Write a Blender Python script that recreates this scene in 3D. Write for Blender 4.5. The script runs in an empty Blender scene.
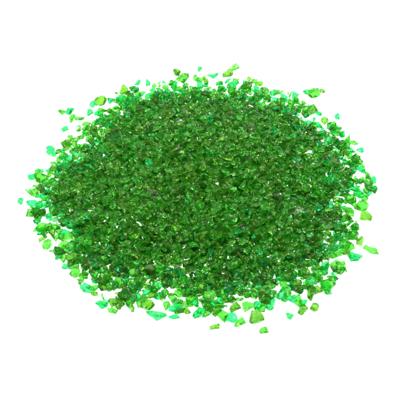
import bpy, bmesh, math, random
import numpy as np
from mathutils import Vector, Matrix
from mathutils.bvhtree import BVHTree

SEED = 7
random.seed(SEED)
rng = np.random.default_rng(SEED)
scene = bpy.context.scene
col = scene.collection

# ------------------------------------------------------------------ render settings
scene.render.engine = 'CYCLES'
cy = scene.cycles
cy.max_bounces = 18
cy.transmission_bounces = 18
cy.glossy_bounces = 10
cy.diffuse_bounces = 3
cy.transparent_max_bounces = 8
cy.volume_bounces = 0
cy.caustics_reflective = True
cy.caustics_refractive = True
cy.blur_glossy = 0.3
cy.sample_clamp_indirect = 12.0
cy.use_denoising = True
cy.filter_width = 2.2
cy.denoising_input_passes = 'RGB_ALBEDO_NORMAL'
cy.denoising_prefilter = 'ACCURATE'
cy.use_adaptive_sampling = False
vs = scene.view_settings
vs.view_transform = 'Standard'
vs.look = 'None'
vs.gamma = 1.0
EXPOSURE = 0.45
vs.exposure = EXPOSURE

# ------------------------------------------------------------------ camera (1 picture pixel of 400 ~ 1 mm)
MM = 0.001
ELEV = math.radians(50)
DIST = 0.95
cam_d = bpy.data.cameras.new('camera')
cam = bpy.data.objects.new('camera', cam_d)
col.objects.link(cam)
cam.location = (0, -DIST * math.cos(ELEV), DIST * math.sin(ELEV))
cam.rotation_euler = (math.radians(90) - ELEV, 0, 0)
cam_d.sensor_width = 36
FOV_T = 0.2 / DIST
cam_d.lens = 18 / FOV_T
cam_d.clip_start = 0.01
cam_d.clip_end = 100
scene.camera = cam
CAMP = np.array(cam.location)
FWD = np.array([0, math.cos(ELEV), -math.sin(ELEV)])
UP = np.array([0, math.sin(ELEV), math.cos(ELEV)])
RT = np.array([1.0, 0, 0])


def ground(px, py, z=0.0):
    """the point of the table (height z) seen at a place of the 400 x 400 photograph"""
    d = FWD + RT * ((px - 200) / 200 * FOV_T) + UP * ((200 - py) / 200 * FOV_T)
    t = (z - CAMP[2]) / d[2]
    return CAMP + d * t


def project(p):
    v = np.asarray(p) - CAMP
    w = v @ FWD
    return 200 + 200 * (v @ RT) / w / FOV_T, 200 - 200 * (v @ UP) / w / FOV_T, w


# ------------------------------------------------------------------ materials
def glass_mat(name, rgb, dens, bump=0.42, rough=0.03, ior=1.5):
    m = bpy.data.materials.new(name)
    m.use_nodes = True
    nt = m.node_tree
    nt.nodes.clear()
    out = nt.nodes.new('ShaderNodeOutputMaterial')
    p = nt.nodes.new('ShaderNodeBsdfPrincipled')
    p.inputs['Transmission Weight'].default_value = 0.90
    p.inputs['Specular Tint'].default_value = (0.6, 1.0, 0.38, 1)
    p.inputs['IOR'].default_value = ior
    tc = nt.nodes.new('ShaderNodeNewGeometry')
    n1 = nt.nodes.new('ShaderNodeTexNoise')
    n1.inputs['Scale'].default_value = 260
    n1.inputs['Detail'].default_value = 3
    n1.inputs['Distortion'].default_value = 0.6
    b = nt.nodes.new('ShaderNodeBump')
    b.inputs['Strength'].default_value = bump
    b.inputs['Distance'].default_value = 0.0012
    nt.links.new(tc.outputs['Position'], n1.inputs['Vector'])
    nt.links.new(n1.outputs['Fac'], b.inputs['Height'])
    nt.links.new(b.outputs['Normal'], p.inputs['Normal'])
    # frosted and clear patches of broken faces
    n2 = nt.nodes.new('ShaderNodeTexNoise')
    n2.inputs['Scale'].default_value = 160
    mr = nt.nodes.new('ShaderNodeMapRange')
    mr.inputs['From Min'].default_value = 0.45
    mr.inputs['From Max'].default_value = 0.7
    mr.inputs['To Min'].default_value = rough
    mr.inputs['To Max'].default_value = rough + 0.12
    nt.links.new(tc.outputs['Position'], n2.inputs['Vector'])
    nt.links.new(n2.outputs['Fac'], mr.inputs['Value'])
    nt.links.new(mr.outputs['Result'], p.inputs['Roughness'])
    # streaks of colour in the glass itself
    n3 = nt.nodes.new('ShaderNodeTexNoise')
    n3.inputs['Scale'].default_value = 120
    n3.inputs['Detail'].default_value = 2
    cr = nt.nodes.new('ShaderNodeMix')
    cr.data_type = 'RGBA'
    c1 = [c ** dens for c in rgb]
    c2 = [c ** (dens * 1.5) for c in rgb]
    cr.inputs[6].default_value = (*c1, 1)
    cr.inputs[7].default_value = (*c2, 1)
    nt.links.new(tc.outputs['Position'], n3.inputs['Vector'])
    nt.links.new(n3.outputs['Fac'], cr.inputs[0])
    nt.links.new(cr.outputs[2], p.inputs['Base Color'])
    nt.links.new(p.outputs['BSDF'], out.inputs['Surface'])
    return m


# tint name -> material; the words are used in the labels
TINTS = [
    ('mid green', (0.15, 0.74, 0.08), 0.85),
    ('olive green', (0.25, 0.65, 0.07), 0.95),
    ('dark green', (0.16, 0.54, 0.05), 0.85),
    ('yellowish green', (0.17, 0.78, 0.10), 0.9),
    ('emerald', (0.035, 0.87, 0.22), 0.8),
    ('turquoise green', (0.06, 0.91, 0.33), 0.8),
    ('pale colourless', (0.50, 0.60, 0.38), 1.0),
]
MATS = [glass_mat(n.replace(' ', '_') + '_glass', c, d) for n, c, d in TINTS]
MID, OLI, DRK, YEL, EME, TUR, CLR = range(7)

m = bpy.data.materials.new('opal_light_panel')
m.use_nodes = True
bs = m.node_tree.nodes['Principled BSDF']
bs.inputs['Base Color'].default_value = (0.9, 0.9, 0.9, 1)
bs.inputs['Roughness'].default_value = 0.7
bs.inputs['Specular IOR Level'].default_value = 0.1
nz = m.node_tree.nodes.new('ShaderNodeTexNoise')
nz.inputs['Scale'].default_value = 40
bp = m.node_tree.nodes.new('ShaderNodeBump')
bp.inputs['Strength'].default_value = 0.03
m.node_tree.links.new(nz.outputs['Fac'], bp.inputs['Height'])
m.node_tree.links.new(bp.outputs['Normal'], bs.inputs['Normal'])
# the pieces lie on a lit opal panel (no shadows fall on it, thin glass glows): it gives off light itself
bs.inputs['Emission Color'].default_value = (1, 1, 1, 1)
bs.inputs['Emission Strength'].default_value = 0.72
WHITE = m

# ------------------------------------------------------------------ the white surface
me = bpy.data.meshes.new('table_surface')
me.from_pydata([(-4, -4, 0), (4, -4, 0), (4, 4, 0), (-4, 4, 0)], [], [(0, 1, 2, 3)])
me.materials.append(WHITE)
surf = bpy.data.objects.new('table_surface', me)
surf['kind'] = 'structure'
surf['label'] = 'plain bright white surface under the green glass'
col.objects.link(surf)


# ------------------------------------------------------------------ chip shapes
def make_shape(kind):
    """an irregular broken piece, about 1 unit long; returns a bmesh"""
    bm = bmesh.new()
    if kind == 'sliver':
        ax, n = (1.0, 0.36, 0.28), 11
    elif kind == 'flat':
        ax, n = (1.0, 0.80, 0.36), 13
    elif kind == 'wedge':
        ax, n = (1.0, 0.72, 0.42), 13
    elif kind == 'round':
        ax, n = (1.0, 0.86, 0.66), 22
    else:
        ax, n = (1.0, 0.74, 0.52), 13
    pts = []
    for _ in range(n):
        v = rng.normal(size=3)
        v /= np.linalg.norm(v)
        v *= rng.uniform(0.78, 1.08) if kind != 'round' else rng.uniform(0.92, 1.03)
        if kind == 'wedge':
            s = 0.35 + 0.65 * (v[0] * 0.5 + 0.5)
            v[1] *= s * 1.2
            v[2] *= s * 1.2
        pts.append(v * ax)
    P = np.array(pts)
    P -= (P.max(0) + P.min(0)) / 2
    P /= (P[:, 0].max() - P[:, 0].min())
    # planes that broke away: flatten one or two sides
    for _ in range(2):
        nrm = rng.normal(size=3)
        nrm /= np.linalg.norm(nrm)
        d = (P @ nrm).max() * rng.uniform(0.55, 0.8)
        over = np.maximum(P @ nrm - d, 0)
        P = P - over[:, None] * nrm[None]
    for p in P:
        bm.verts.new(p)
    r = bmesh.ops.convex_hull(bm, input=bm.verts)
    bmesh.ops.delete(bm, geom=list({g for g in list(r['geom_interior']) + list(r['geom_unused']) if isinstance(g, bmesh.types.BMVert)}), context='VERTS')
    bmesh.ops.dissolve_limit(bm, angle_limit=math.radians(9), verts=bm.verts, edges=bm.edges)
    bmesh.ops.remove_doubles(bm, verts=bm.verts, dist=0.03)
    bmesh.ops.bevel(bm, geom=list(bm.edges), offset=0.028, segments=1, affect='EDGES', clamp_overlap=True)
    bmesh.ops.triangulate(bm, faces=bm.faces)
    bmesh.ops.recalc_face_normals(bm, faces=bm.faces)
    return bm


def chipped(bm):
    """shell-like dents and nicks: a finer copy of the piece, pushed inwards only"""
    bmesh.ops.subdivide_edges(bm, edges=[e for e in bm.edges if e.calc_length() > 0.13], cuts=1)
    bmesh.ops.triangulate(bm, faces=bm.faces)
    bmesh.ops.subdivide_edges(bm, edges=[e for e in bm.edges if e.calc_length() > 0.16], cuts=1)
    bmesh.ops.triangulate(bm, faces=bm.faces)
    bm.normal_update()
    ph = rng.uniform(0, 6.28, 6)
    fr = rng.uniform(5, 13, 6)
    for v in bm.verts:
        c = v.co
        w = math.sin(c.x * fr[0] + ph[0]) * math.sin(c.y * fr[1] + ph[1]) + 0.6 * math.sin(c.x * fr[2] * 1.3 + c.z * fr[3] + ph[2]) * math.sin(c.y * fr[4] * 1.4 + ph[3])
        v.co = c - v.normal * (0.019 * (1.2 + w) + rng.uniform(0, 0.010))


KINDS = ['chunk'] * 34 + ['flat'] * 30 + ['wedge'] * 24 + ['sliver'] * 14 + ['round'] * 18
SHAPES = []
for k in KINDS:
    for _try in range(20):
        bm = make_shape(k)
        if len(bm.faces) > 16 and abs(bm.calc_volume()) > 1e-3:
            break
    me = bpy.data.meshes.new('glass_chip')
    V = np.array([v.co[:] for v in bm.verts])
    F = np.array([[v.index for v in f.verts] for f in bm.faces])
    NR = np.array([f.normal[:] for f in bm.faces])
    OF = np.array([f.normal.dot(f.verts[0].co) for f in bm.faces])
    chipped(bm)
    bm.to_mesh(me)
    HV = np.array([v.co[:] for v in bm.verts])
    HF = np.array([[v.index for v in f.verts] for f in bm.faces])
    bm.free()
    SHAPES.append(dict(HV=HV, HF=HF, kind=k, me=me, V=V, F=F, N=NR, O=OF, ext=V.max(0) - V.min(0)))
BYKIND = {k: [i for i, s in enumerate(SHAPES) if s['kind'] == k] for k in set(KINDS)}


def rotm(yaw, pitch, roll):
    return np.array(Matrix.Rotation(yaw, 3, 'Z') @ Matrix.Rotation(pitch, 3, 'Y') @ Matrix.Rotation(roll, 3, 'X'))


# ------------------------------------------------------------------ height field used to pile the chips up
CELL = 1.25 * MM
GN = 384
HALF = GN * CELL / 2
H = np.zeros((GN, GN))


def profile(A, sh, cx, cy_):
    """lower and upper surface of a transformed convex chip over the grid cells it covers"""
    V = sh['V'] @ A.T
    x0, x1, y0, y1 = V[:, 0].min() + cx, V[:, 0].max() + cx, V[:, 1].min() + cy_, V[:, 1].max() + cy_
    i0 = int(math.floor((x0 + HALF) / CELL)); i1 = int(math.ceil((x1 + HALF) / CELL))
    j0 = int(math.floor((y0 + HALF) / CELL)); j1 = int(math.ceil((y1 + HALF) / CELL))
    if i0 < 0 or j0 < 0 or i1 >= GN or j1 >= GN:
        return None
    X, Y = np.meshgrid((np.arange(i0, i1 + 1)) * CELL - HALF - cx, (np.arange(j0, j1 + 1)) * CELL - HALF - cy_, indexing='ij')
    Ai = np.linalg.inv(A)
    N = sh['N'] @ Ai                      # plane: N . x = O
    O = sh['O']
    lo = np.full(X.shape, -1.0); hi = np.full(X.shape, 1.0)
    dn = N[:, 2] < -1e-4; up = N[:, 2] > 1e-4
    G = (O[:, None, None] - N[:, 0][:, None, None] * X - N[:, 1][:, None, None] * Y)
    lo = (G[dn] / N[dn, 2][:, None, None]).max(0)
    hi = (G[up] / N[up, 2][:, None, None]).min(0)
    inside = hi > lo
    return i0, i1, j0, j1, lo, hi, inside, -V[:, 2].min(), V[:, 2].max()


chips = []                                # (shape index, A (3x3 incl. scale), position, tint, yaw..)


def rest(A, sh, x, y):
    pr = profile(A, sh, x, y)
    if pr is None:
        return None
    i0, i1, j0, j1, lo, hi, ins, low, top = pr
    z = low
    if ins.any():
        z = max(z, (H[i0:i1 + 1, j0:j1 + 1][ins] - lo[ins]).max())
    return z, pr


def commit(si, A, x, y, z, pr, tint, fixed=False):
    i0, i1, j0, j1, lo, hi, ins, low, top = pr
    sub = H[i0:i1 + 1, j0:j1 + 1]
    sub[ins] = np.maximum(sub[ins], z + hi[ins])
    chips.append(dict(s=si, A=A, p=np.array([x, y, z + 0.05 * MM]), t=int(tint), fixed=fixed))


# chips along the rim and the stray ones, as they lie in the photograph: x, y, width, height (pixels of 400), long-axis angle, kind, tint
RIM = [
 (61,112,11,7,-15,'wedge',YEL),(70.5,110,9,10,80,'chunk',EME),(71,118,7,10,75,'wedge',MID),(80,119,12,11,-45,'wedge',MID),(65,128,8,6,30,'flat',EME),
 (52,149,16,12,-25,'flat',EME),(60,157,9,7,20,'flat',EME),(71,141,14,7,15,'wedge',OLI),(82,137,7,10,70,'chunk',MID),(61,150,9,7,10,'flat',TUR),
 (137,82,8,7,10,'wedge',EME),(148,83,6,8,80,'flat',EME),(132,89,7,7,0,'round',DRK),(125,91,9,12,70,'chunk',OLI),(101,102,14,10,25,'round',OLI),
 (93,106,7,9,-60,'flat',EME),(113,101,11,8,0,'flat',EME),(140,96,12,5,10,'sliver',TUR),(176.5,72,9,8,0,'round',DRK),(200,68.5,7,8,-70,'wedge',EME),
 (213,77,12,8,15,'wedge',EME),(206,81,7,8,60,'chunk',OLI),(174,86,7,12,80,'wedge',EME),(219,84,7,7,0,'round',EME),(153,90,8,6,0,'flat',EME),
 (185,84,6,5,0,'wedge',EME),(200,86,8,11,80,'flat',EME),(229,75,14,8,35,'chunk',OLI),(236,71,9,8,20,'chunk',YEL),(233,84,12,8,10,'flat',EME),
 (248,87,13,9,20,'chunk',OLI),(256,91,8,12,70,'flat',EME),(251,98,15,5,5,'sliver',EME),(264,88,8,4,20,'sliver',OLI),(274,93,10,8,20,'flat',EME),
 (276,101,10,9,60,'flat',TUR),(284,97,9,8,0,'flat',EME),(267,98,7,16,-75,'sliver',OLI),(308,93,11,8,-20,'flat',EME),(313,98,13,12,30,'round',MID),
 (322,91,6,5,0,'round',OLI),(337.5,115.5,6,7,80,'flat',EME),(312,111,11,12,30,'wedge',DRK),(295,98,7,9,-55,'flat',EME),(299,109,9,14,60,'chunk',MID),
 (325,119,9,11,70,'chunk',OLI),(342,134,8,9,60,'flat',EME),(342,142,9,7,0,'flat',EME),(335,129,10,10,40,'chunk',MID),(348,139,6,8,60,'wedge',MID),
 (318,124,10,8,0,'flat',EME),(323,132,10,9,30,'flat',TUR),(352,150,10,7,-20,'flat',EME),(356,159,9,10,80,'chunk',YEL),(361,170,12,8,-40,'flat',EME),
 (368,176,10,8,-30,'flat',MID),(374,181,9,8,-40,'flat',EME),(373,190,9,8,0,'wedge',OLI),(361,208,17,12,20,'chunk',YEL),(366,218,13,11,10,'chunk',OLI),
 (359,243,11,11,20,'chunk',OLI),(372,251,19,8,-18,'sliver',YEL),(356,257,19,12,10,'flat',EME),(345,245,14,12,0,'round',MID),(336,256,15,12,0,'chunk',MID),
 (341,263,10,6,0,'wedge',MID),(326,287,18,13,8,'round',YEL),(337,270,8,10,-50,'wedge',MID),(332,279,13,8,-15,'wedge',MID),(326,265,9,15,65,'flat',EME),
 (311,292,12,17,-75,'chunk',DRK),(314,307.5,10,8,0,'round',OLI),(304,308,9,14,60,'chunk',DRK),(300,300,13,12,-40,'chunk',YEL),(289,315,8,10,-60,'wedge',EME),
 (283,296,16,10,35,'flat',TUR),(292,302,12,8,0,'flat',TUR),(271,305,9,12,60,'flat',EME),(294,287,13,10,-30,'chunk',OLI),(214.5,327,11,10,30,'chunk',OLI),
 (238,324,15,12,30,'wedge',YEL),(230,318,15,13,30,'flat',TUR),(257,319,16,15,0,'round',DRK),(264,330,10,10,40,'chunk',MID),(221,314,16,10,-25,'wedge',MID),
 (208,313,11,14,70,'chunk',MID),(200,312,7,9,80,'flat',EME),(235,307,12,14,60,'chunk',DRK),(247,307,13,13,20,'flat',YEL),(155.5,316,20,13,15,'flat',EME),
 (175,317,14,5,0,'sliver',EME),(148,306,16,11,0,'round',OLI),(186,311,10,9,10,'wedge',OLI),(195.5,303,7,10,-65,'round',EME),(198,315,15,8,40,'wedge',EME),
 (160,294,14,9,0,'wedge',EME),(86.5,287.5,14,15,-60,'flat',TUR),(104,303,15,11,30,'flat',EME),(112,311,12,7,-15,'chunk',MID),(120.5,302,9,17,-75,'flat',OLI),
 (131,300,13,17,80,'wedge',MID),(144,301,9,10,80,'chunk',MID),(75,273,12,10,0,'round',YEL),(43,179,16,10,10,'flat',MID),(31,214,11,12,50,'chunk',MID),
 (38,230,18,8,35,'sliver',YEL),(52,234,7,14,-80,'flat',OLI),(59,252,12,11,-20,'chunk',YEL),(70,248,11,12,60,'flat',EME),(77,260,11,12,60,'chunk',MID),
 (63,222,11,13,70,'chunk',DRK),(50,171,8,6,20,'flat',EME),(33,193,11,10,30,'chunk',MID),(27,190,6,2.5,-30,'sliver',EME),(45,198,12,9,-10,'flat',EME),
 (90,112,8,9,70,'flat',EME),(120,100,8,8,20,'flat',TUR),(346,256,9,7,0,'flat',OLI),(355,228,9,9,20,'round',MID),(95,294,8,6,0,'chunk',OLI),
 (166,305,10,9,40,'chunk',MID),(178,302,10,10,10,'chunk',OLI),(215,303,10,8,0,'flat',EME),(262,308,9,8,0,'flat',YEL),
]


def fit(si, px, py, w, h, ang):
    """lay a chip so that it covers about w x h picture pixels, long axis turned by ang"""
    sh = SHAPES[si]
    g = ground(px, py, 2.5 * MM)
    _, _, depth = project(g)
    mm = depth / 200 * FOV_T                # metres per pixel at that place
    L = max(w, h * 1.12) * mm
    wide = min(w, h * 1.12) * mm
    a = math.radians(ang)
    # picture angle -> ground angle (the ground is seen foreshortened)
    yaw = math.atan2(math.sin(a) / math.sin(ELEV), math.cos(a))
    e = sh['ext']
    thick = max(1.25 * e[2] * L / e[0], 3.6 * MM)
    thick = min(thick, wide * 0.85)
    S = np.diag([L / e[0], max(wide, 3 * MM) / e[1], thick / e[2]])
    A = rotm(yaw, rng.uniform(-.12, .12), rng.uniform(-.2, .2)) @ S
    return A, g


for (px, py, w, h, ang, kind, tint) in RIM:
    si = int(rng.choice(BYKIND[kind]))
    A, g = fit(si, px, py, w, h, ang)
    r = rest(A, SHAPES[si], g[0], g[1])
    if r:
        commit(si, A, g[0], g[1], r[0], r[1], tint, True)

# outline of the heap on the table, read off the photograph
OUT = [(150,90),(165,88),(185,85),(200,86),(215,88),(235,88),(248,86),(262,91),(278,95),(292,101),(305,113),(321,124),(335,132),(347,145),
 (350,158),(358,174),(368,184),(366,192),(352,200),(348,212),(354,224),(353,238),(347,250),(341,261),(332,273),(321,284),(308,293),(294,298),
 (280,296),(268,301),(254,306),(240,307),(226,310),(212,309),(202,307),(188,305),(172,303),(160,298),(146,299),(134,301),(118,298),(106,295),
 (90,286),(80,277),(72,264),(64,252),(53,243),(48,224),(32,212),(30,202),(35,188),(46,174),(56,166),(64,154),(74,144),(86,136),(90,122),
 (98,112),(110,106),(122,98),(132,93),(142,95)]
POLY = np.array([ground(x, y)[:2] for x, y in OUT])


def edge_dist(P):
    """signed distance (inside positive) of points (n,2) to the outline"""
    P = np.atleast_2d(P)
    a = POLY; b = np.roll(POLY, -1, 0)
    d = b - a
    t = np.clip(((P[:, None] - a) * d).sum(2) / (d * d).sum(1), 0, 1)
    dist = np.linalg.norm(P[:, None] - (a + d * t[..., None]), axis=2).min(1)
    c = ((a[None, :, 1] > P[:, 1:2]) != (b[None, :, 1] > P[:, 1:2])) & \
        (P[:, 0:1] < (b[None, :, 0] - a[None, :, 0]) * (P[:, 1:2] - a[None, :, 1]) / (b[None, :, 1] - a[None, :, 1] + 1e-12) + a[None, :, 0])
    ins = c.sum(1) % 2 == 1
    return np.where(ins, dist, -dist)


def limit(d):
    """height of the heap a distance d inside its edge"""
    d = max(d, 0) / MM
    d = max(d - 20.0, 0.0)
    return (4.4 + 30.0 * (1 - math.exp(-(d / 62.0) ** 1.45))) * MM


lo_p, hi_p = POLY.min(0), POLY.max(0)
BATCH = np.array([.44, .31, .20, .02, .015, .00, .015])
EDGE = np.array([.36, .15, .04, .15, .21, .09, 0])

# first the loose scatter round the heap: one layer of larger pieces on the table
cand = rng.uniform(lo_p - 0.01, hi_p + 0.01, size=(9000, 2))
cd = edge_dist(cand)
for (x, y), d in zip(cand, cd):
    dm = d / MM
    if dm < -12 or dm > 34 or rng.random() > 0.85 or (dm < 0 and rng.random() > 1.0 * (1 + dm / 12.0) ** 1.1):
        continue
    kind = rng.choice(['chunk', 'flat', 'wedge', 'sliver', 'round'], p=[.34, .30, .18, .08, .10])
    si = int(rng.choice(BYKIND[kind]))
    L = float(np.clip(rng.lognormal(math.log(11.6 - 12.0 * y), 0.18), 6.5, 16)) * MM
    A = rotm(rng.uniform(0, 6.283), rng.normal() * .15, rng.normal() * .15) * L
    r = rest(A, SHAPES[si], x, y)
    if r is None or r[0] > r[1][7] + 0.8 * MM:
        continue
    commit(si, A, x, y, r[0], r[1], int(rng.choice(7, p=EDGE)))
print('scatter:', len(chips))

# then the heap itself
N_TRY = 11500
cand = rng.uniform(lo_p, hi_p, size=(N_TRY * 2, 2))
cd = edge_dist(cand)
fails = 0
for (x, y), d in zip(cand, cd):
    if d < 7.0 * MM:
        continue
    dm = d / MM
    if dm < 60 and rng.random() > (dm - 7) / 40 + 0.18:
        continue
    kind = rng.choice(['chunk', 'flat', 'wedge', 'sliver', 'round'], p=[.38, .28, .2, .09, .05])
    si = int(rng.choice(BYKIND[kind]))
    L = float(np.clip(rng.lognormal(math.log(10.9 if dm < 70 else 10.0), 0.20), 6.0, 14)) * MM
    if rng.random() < 0.2:
        L *= 0.75
    best = None
    for k in range(5):
        ux, uy = x + rng.normal() * 2.2 * MM, y + rng.normal() * 2.2 * MM
        tl = 0.28 if k < 3 else 0.8
        A = rotm(rng.uniform(0, 6.283), rng.normal() * tl, rng.normal() * tl) * L
        r = rest(A, SHAPES[si], ux, uy)
        if r is None:
            continue
        if best is None or r[0] < best[0]:
            best = (r[0], r[1], A, ux, uy)
    if best is None:
        continue
    z, pr, A, ux, uy = best
    lim = limit(d)
    if z > lim * rng.uniform(0.85, 1.05):
        continue
    # glass of the batch: paler greens are commoner among the thin scatter at the edge
    e = math.exp(-(max(dm, 0) / 34.0) ** 1.5)
    tint = int(rng.choice(7, p=BATCH * (1 - e) + EDGE * e))
    commit(si, A, ux, uy, z, pr, tint)
# small grit that has run down into the holes between the chips
cand = rng.uniform(lo_p, hi_p, size=(26000, 2))
cd = edge_dist(cand)
for (x, y), d in zip(cand, cd):
    dm = d / MM
    if dm < 12 or H[int((x + HALF) / CELL), int((y + HALF) / CELL)] > 0 or rng.random() > 0.25 + dm / 60:
        continue
    si = int(rng.choice(BYKIND[str(rng.choice(['chunk', 'flat', 'wedge']))]))
    A = rotm(rng.uniform(0, 6.283), rng.normal() * .4, rng.normal() * .4) * rng.uniform(5.0, 8.0) * MM
    r = rest(A, SHAPES[si], x, y)
    if r is None:
        continue
    e = math.exp(-(dm / 34.0) ** 1.5)
    commit(si, A, x, y, r[0], r[1], int(rng.choice(7, p=BATCH * (1 - e) + EDGE * e)))
print('chips:', len(chips), 'top', H.max() / MM)

# ------------------------------------------------------------------ which chips show, and how large
allV, allF, own = [], [], []
base = 0
for ci, c in enumerate(chips):
    sh = SHAPES[c['s']]
    V = sh['V'] @ c['A'].T + c['p']
    allV.append(V); allF.append(sh['F'] + base); own += [ci] * len(sh['F'])
    base += len(V)
bvh = BVHTree.FromPolygons(np.vstack(allV).tolist(), np.vstack(allF).tolist())
cnt = np.zeros(len(chips), int)
STEP = 1.0
camv = Vector(CAMP)
for iy in range(120 * 2, 680):
    for ix in range(30, 780):
        px, py = ix / 2, iy / 2
        d = Vector(FWD + RT * ((px - 200) / 200 * FOV_T) + UP * ((200 - py) / 200 * FOV_T))
        hit = bvh.ray_cast(camv, d)
        if hit[2] is not None:
            cnt[own[hit[2]]] += 1
order = np.argsort(-cnt)
N_IND = 300
chosen = set(int(i) for i in order[:N_IND])
print('visible chips:', int((cnt > 0).sum()), 'largest', cnt[order[:3]], 'at 300:', cnt[order[N_IND - 1]])

# ------------------------------------------------------------------ labels
areas = np.array([cnt[i] for i in order[:N_IND]])
t1, t2 = np.percentile(areas, 85), np.percentile(areas, 40)
SHAPE_WORD = {'chunk': 'blocky', 'flat': 'flat', 'wedge': 'wedge-shaped', 'sliver': 'long narrow', 'round': 'rounded'}
CLOCK = ['twelve', 'one', 'two', 'three', 'four', 'five', 'six', 'seven', 'eight', 'nine', 'ten', 'eleven']
info = {}
for i in chosen:
    c = chips[i]
    px, py, _ = project(c['p'])
    c['px'] = (px, py)
    d = edge_dist(c['p'][:2])[0] / MM
    a = math.atan2((px - 200) / 175, (205 - py) / 128)
    hr = CLOCK[int(round(a / (2 * math.pi) * 12)) % 12]
    if d < -5.5:
        where = f"lying loose outside pile at {hr} o'clock"
    elif d < 9:
        where = f"on pile's rim at {hr} o'clock"
    elif d < 55:
        where = f"on pile's slope towards {hr} o'clock"
    else:
        where = f"on pile's crown, {'left' if px < 200 else 'right'} of centre, {'rear' if py < 195 else 'front'}"
    size = 'large' if cnt[i] >= t1 else 'mid-sized' if cnt[i] >= t2 else 'small'
    info.setdefault(f"{size} {TINTS[c['t']][0]} {SHAPE_WORD[SHAPES[c['s']]['kind']]} chip {where}", []).append(i)
ORD = ['first', 'second', 'third', 'fourth', 'fifth', 'sixth', 'seventh', 'eighth', 'ninth']
labels = {}
for lab, ids in info.items():
    if len(ids) == 1:
        labels[ids[0]] = lab
    else:
        ids.sort(key=lambda k: chips[k]['px'][0])
        for n, k in enumerate(ids):
            if n == 0:
                labels[k] = 'leftmost ' + lab
            elif n == len(ids) - 1:
                labels[k] = 'rightmost ' + lab
            else:
                labels[k] = f"{ORD[n]} from left, " + lab

# ------------------------------------------------------------------ build
GROUP = 'crushed green glass chips in the pile'
for i in [int(k) for k in order[:N_IND]]:
    c = chips[i]
    sh = SHAPES[c['s']]
    o = bpy.data.objects.new('glass_chip', sh['me'])
    col.objects.link(o)
    M4 = Matrix([list(c['A'][r]) + [c['p'][r]] for r in range(3)] + [[0, 0, 0, 1]])
    # shear-free chips keep the shared mesh; stretched ones get the same matrix too (rotation @ scale)
    o.matrix_world = M4
    if len(sh['me'].materials) == 0:
        sh['me'].materials.append(MATS[0])
    o.material_slots[0].link = 'OBJECT'
    o.material_slots[0].material = MATS[c['t']]
    o['label'] = labels[i]
    o['category'] = 'glass chip'
    o['group'] = GROUP

rest_ids = [i for i in range(len(chips)) if i not in chosen]
V = np.vstack([SHAPES[chips[i]['s']]['HV'] @ chips[i]['A'].T + chips[i]['p'] for i in rest_ids])
off = 0; FF = []; MI = []
for i in rest_ids:
    sh = SHAPES[chips[i]['s']]
    FF.append(sh['HF'] + off); off += len(sh['HV']); MI += [chips[i]['t']] * len(sh['HF'])
FF = np.vstack(FF)
me = bpy.data.meshes.new('crushed_glass')
me.vertices.add(len(V)); me.vertices.foreach_set('co', V.astype(np.float32).ravel())
me.loops.add(FF.size); me.loops.foreach_set('vertex_index', FF.astype(np.int32).ravel())
me.polygons.add(len(FF)); me.polygons.foreach_set('loop_start', np.arange(0, FF.size, 3, dtype=np.int32))
for mt in MATS:
    me.materials.append(mt)
me.polygons.foreach_set('material_index', np.array(MI, dtype=np.int32))
print('stuff triangles', len(FF))
me.update(calc_edges=True)
me.validate()
o = bpy.data.objects.new('crushed_glass', me)
col.objects.link(o)
o['kind'] = 'stuff'
o['label'] = 'smaller and buried chips of crushed green glass heaped in the pile'
o['category'] = 'crushed glass'

# ------------------------------------------------------------------ light: bright white studio surround and softboxes
w = bpy.data.worlds.new('World')
scene.world = w
w.use_nodes = True
bg = w.node_tree.nodes['Background']
bg.inputs['Color'].default_value = (1, 1, 1, 1)
bg.inputs['Strength'].default_value = 0.18


def area(name, loc, target, sx, sy, power):
    l = bpy.data.lights.new(name, 'AREA')
    l.shape = 'RECTANGLE'; l.size = sx; l.size_y = sy; l.energy = power
    ob = bpy.data.objects.new(name, l)
    col.objects.link(ob)
    ob.location = loc
    ob.rotation_euler = (Vector(target) - Vector(loc)).to_track_quat('-Z', 'Y').to_euler()
    return ob


area('softbox_overhead', (0.0, 0.25, 1.1), (0, 0, 0), 1.0, 0.7, 7)
area('softbox_side', (-0.9, -0.1, 0.7), (0, 0, 0), 0.35, 0.5, 4)
area('softbox_rear', (0.5, 1.0, 0.7), (0, 0, 0), 0.7, 0.25, 4)
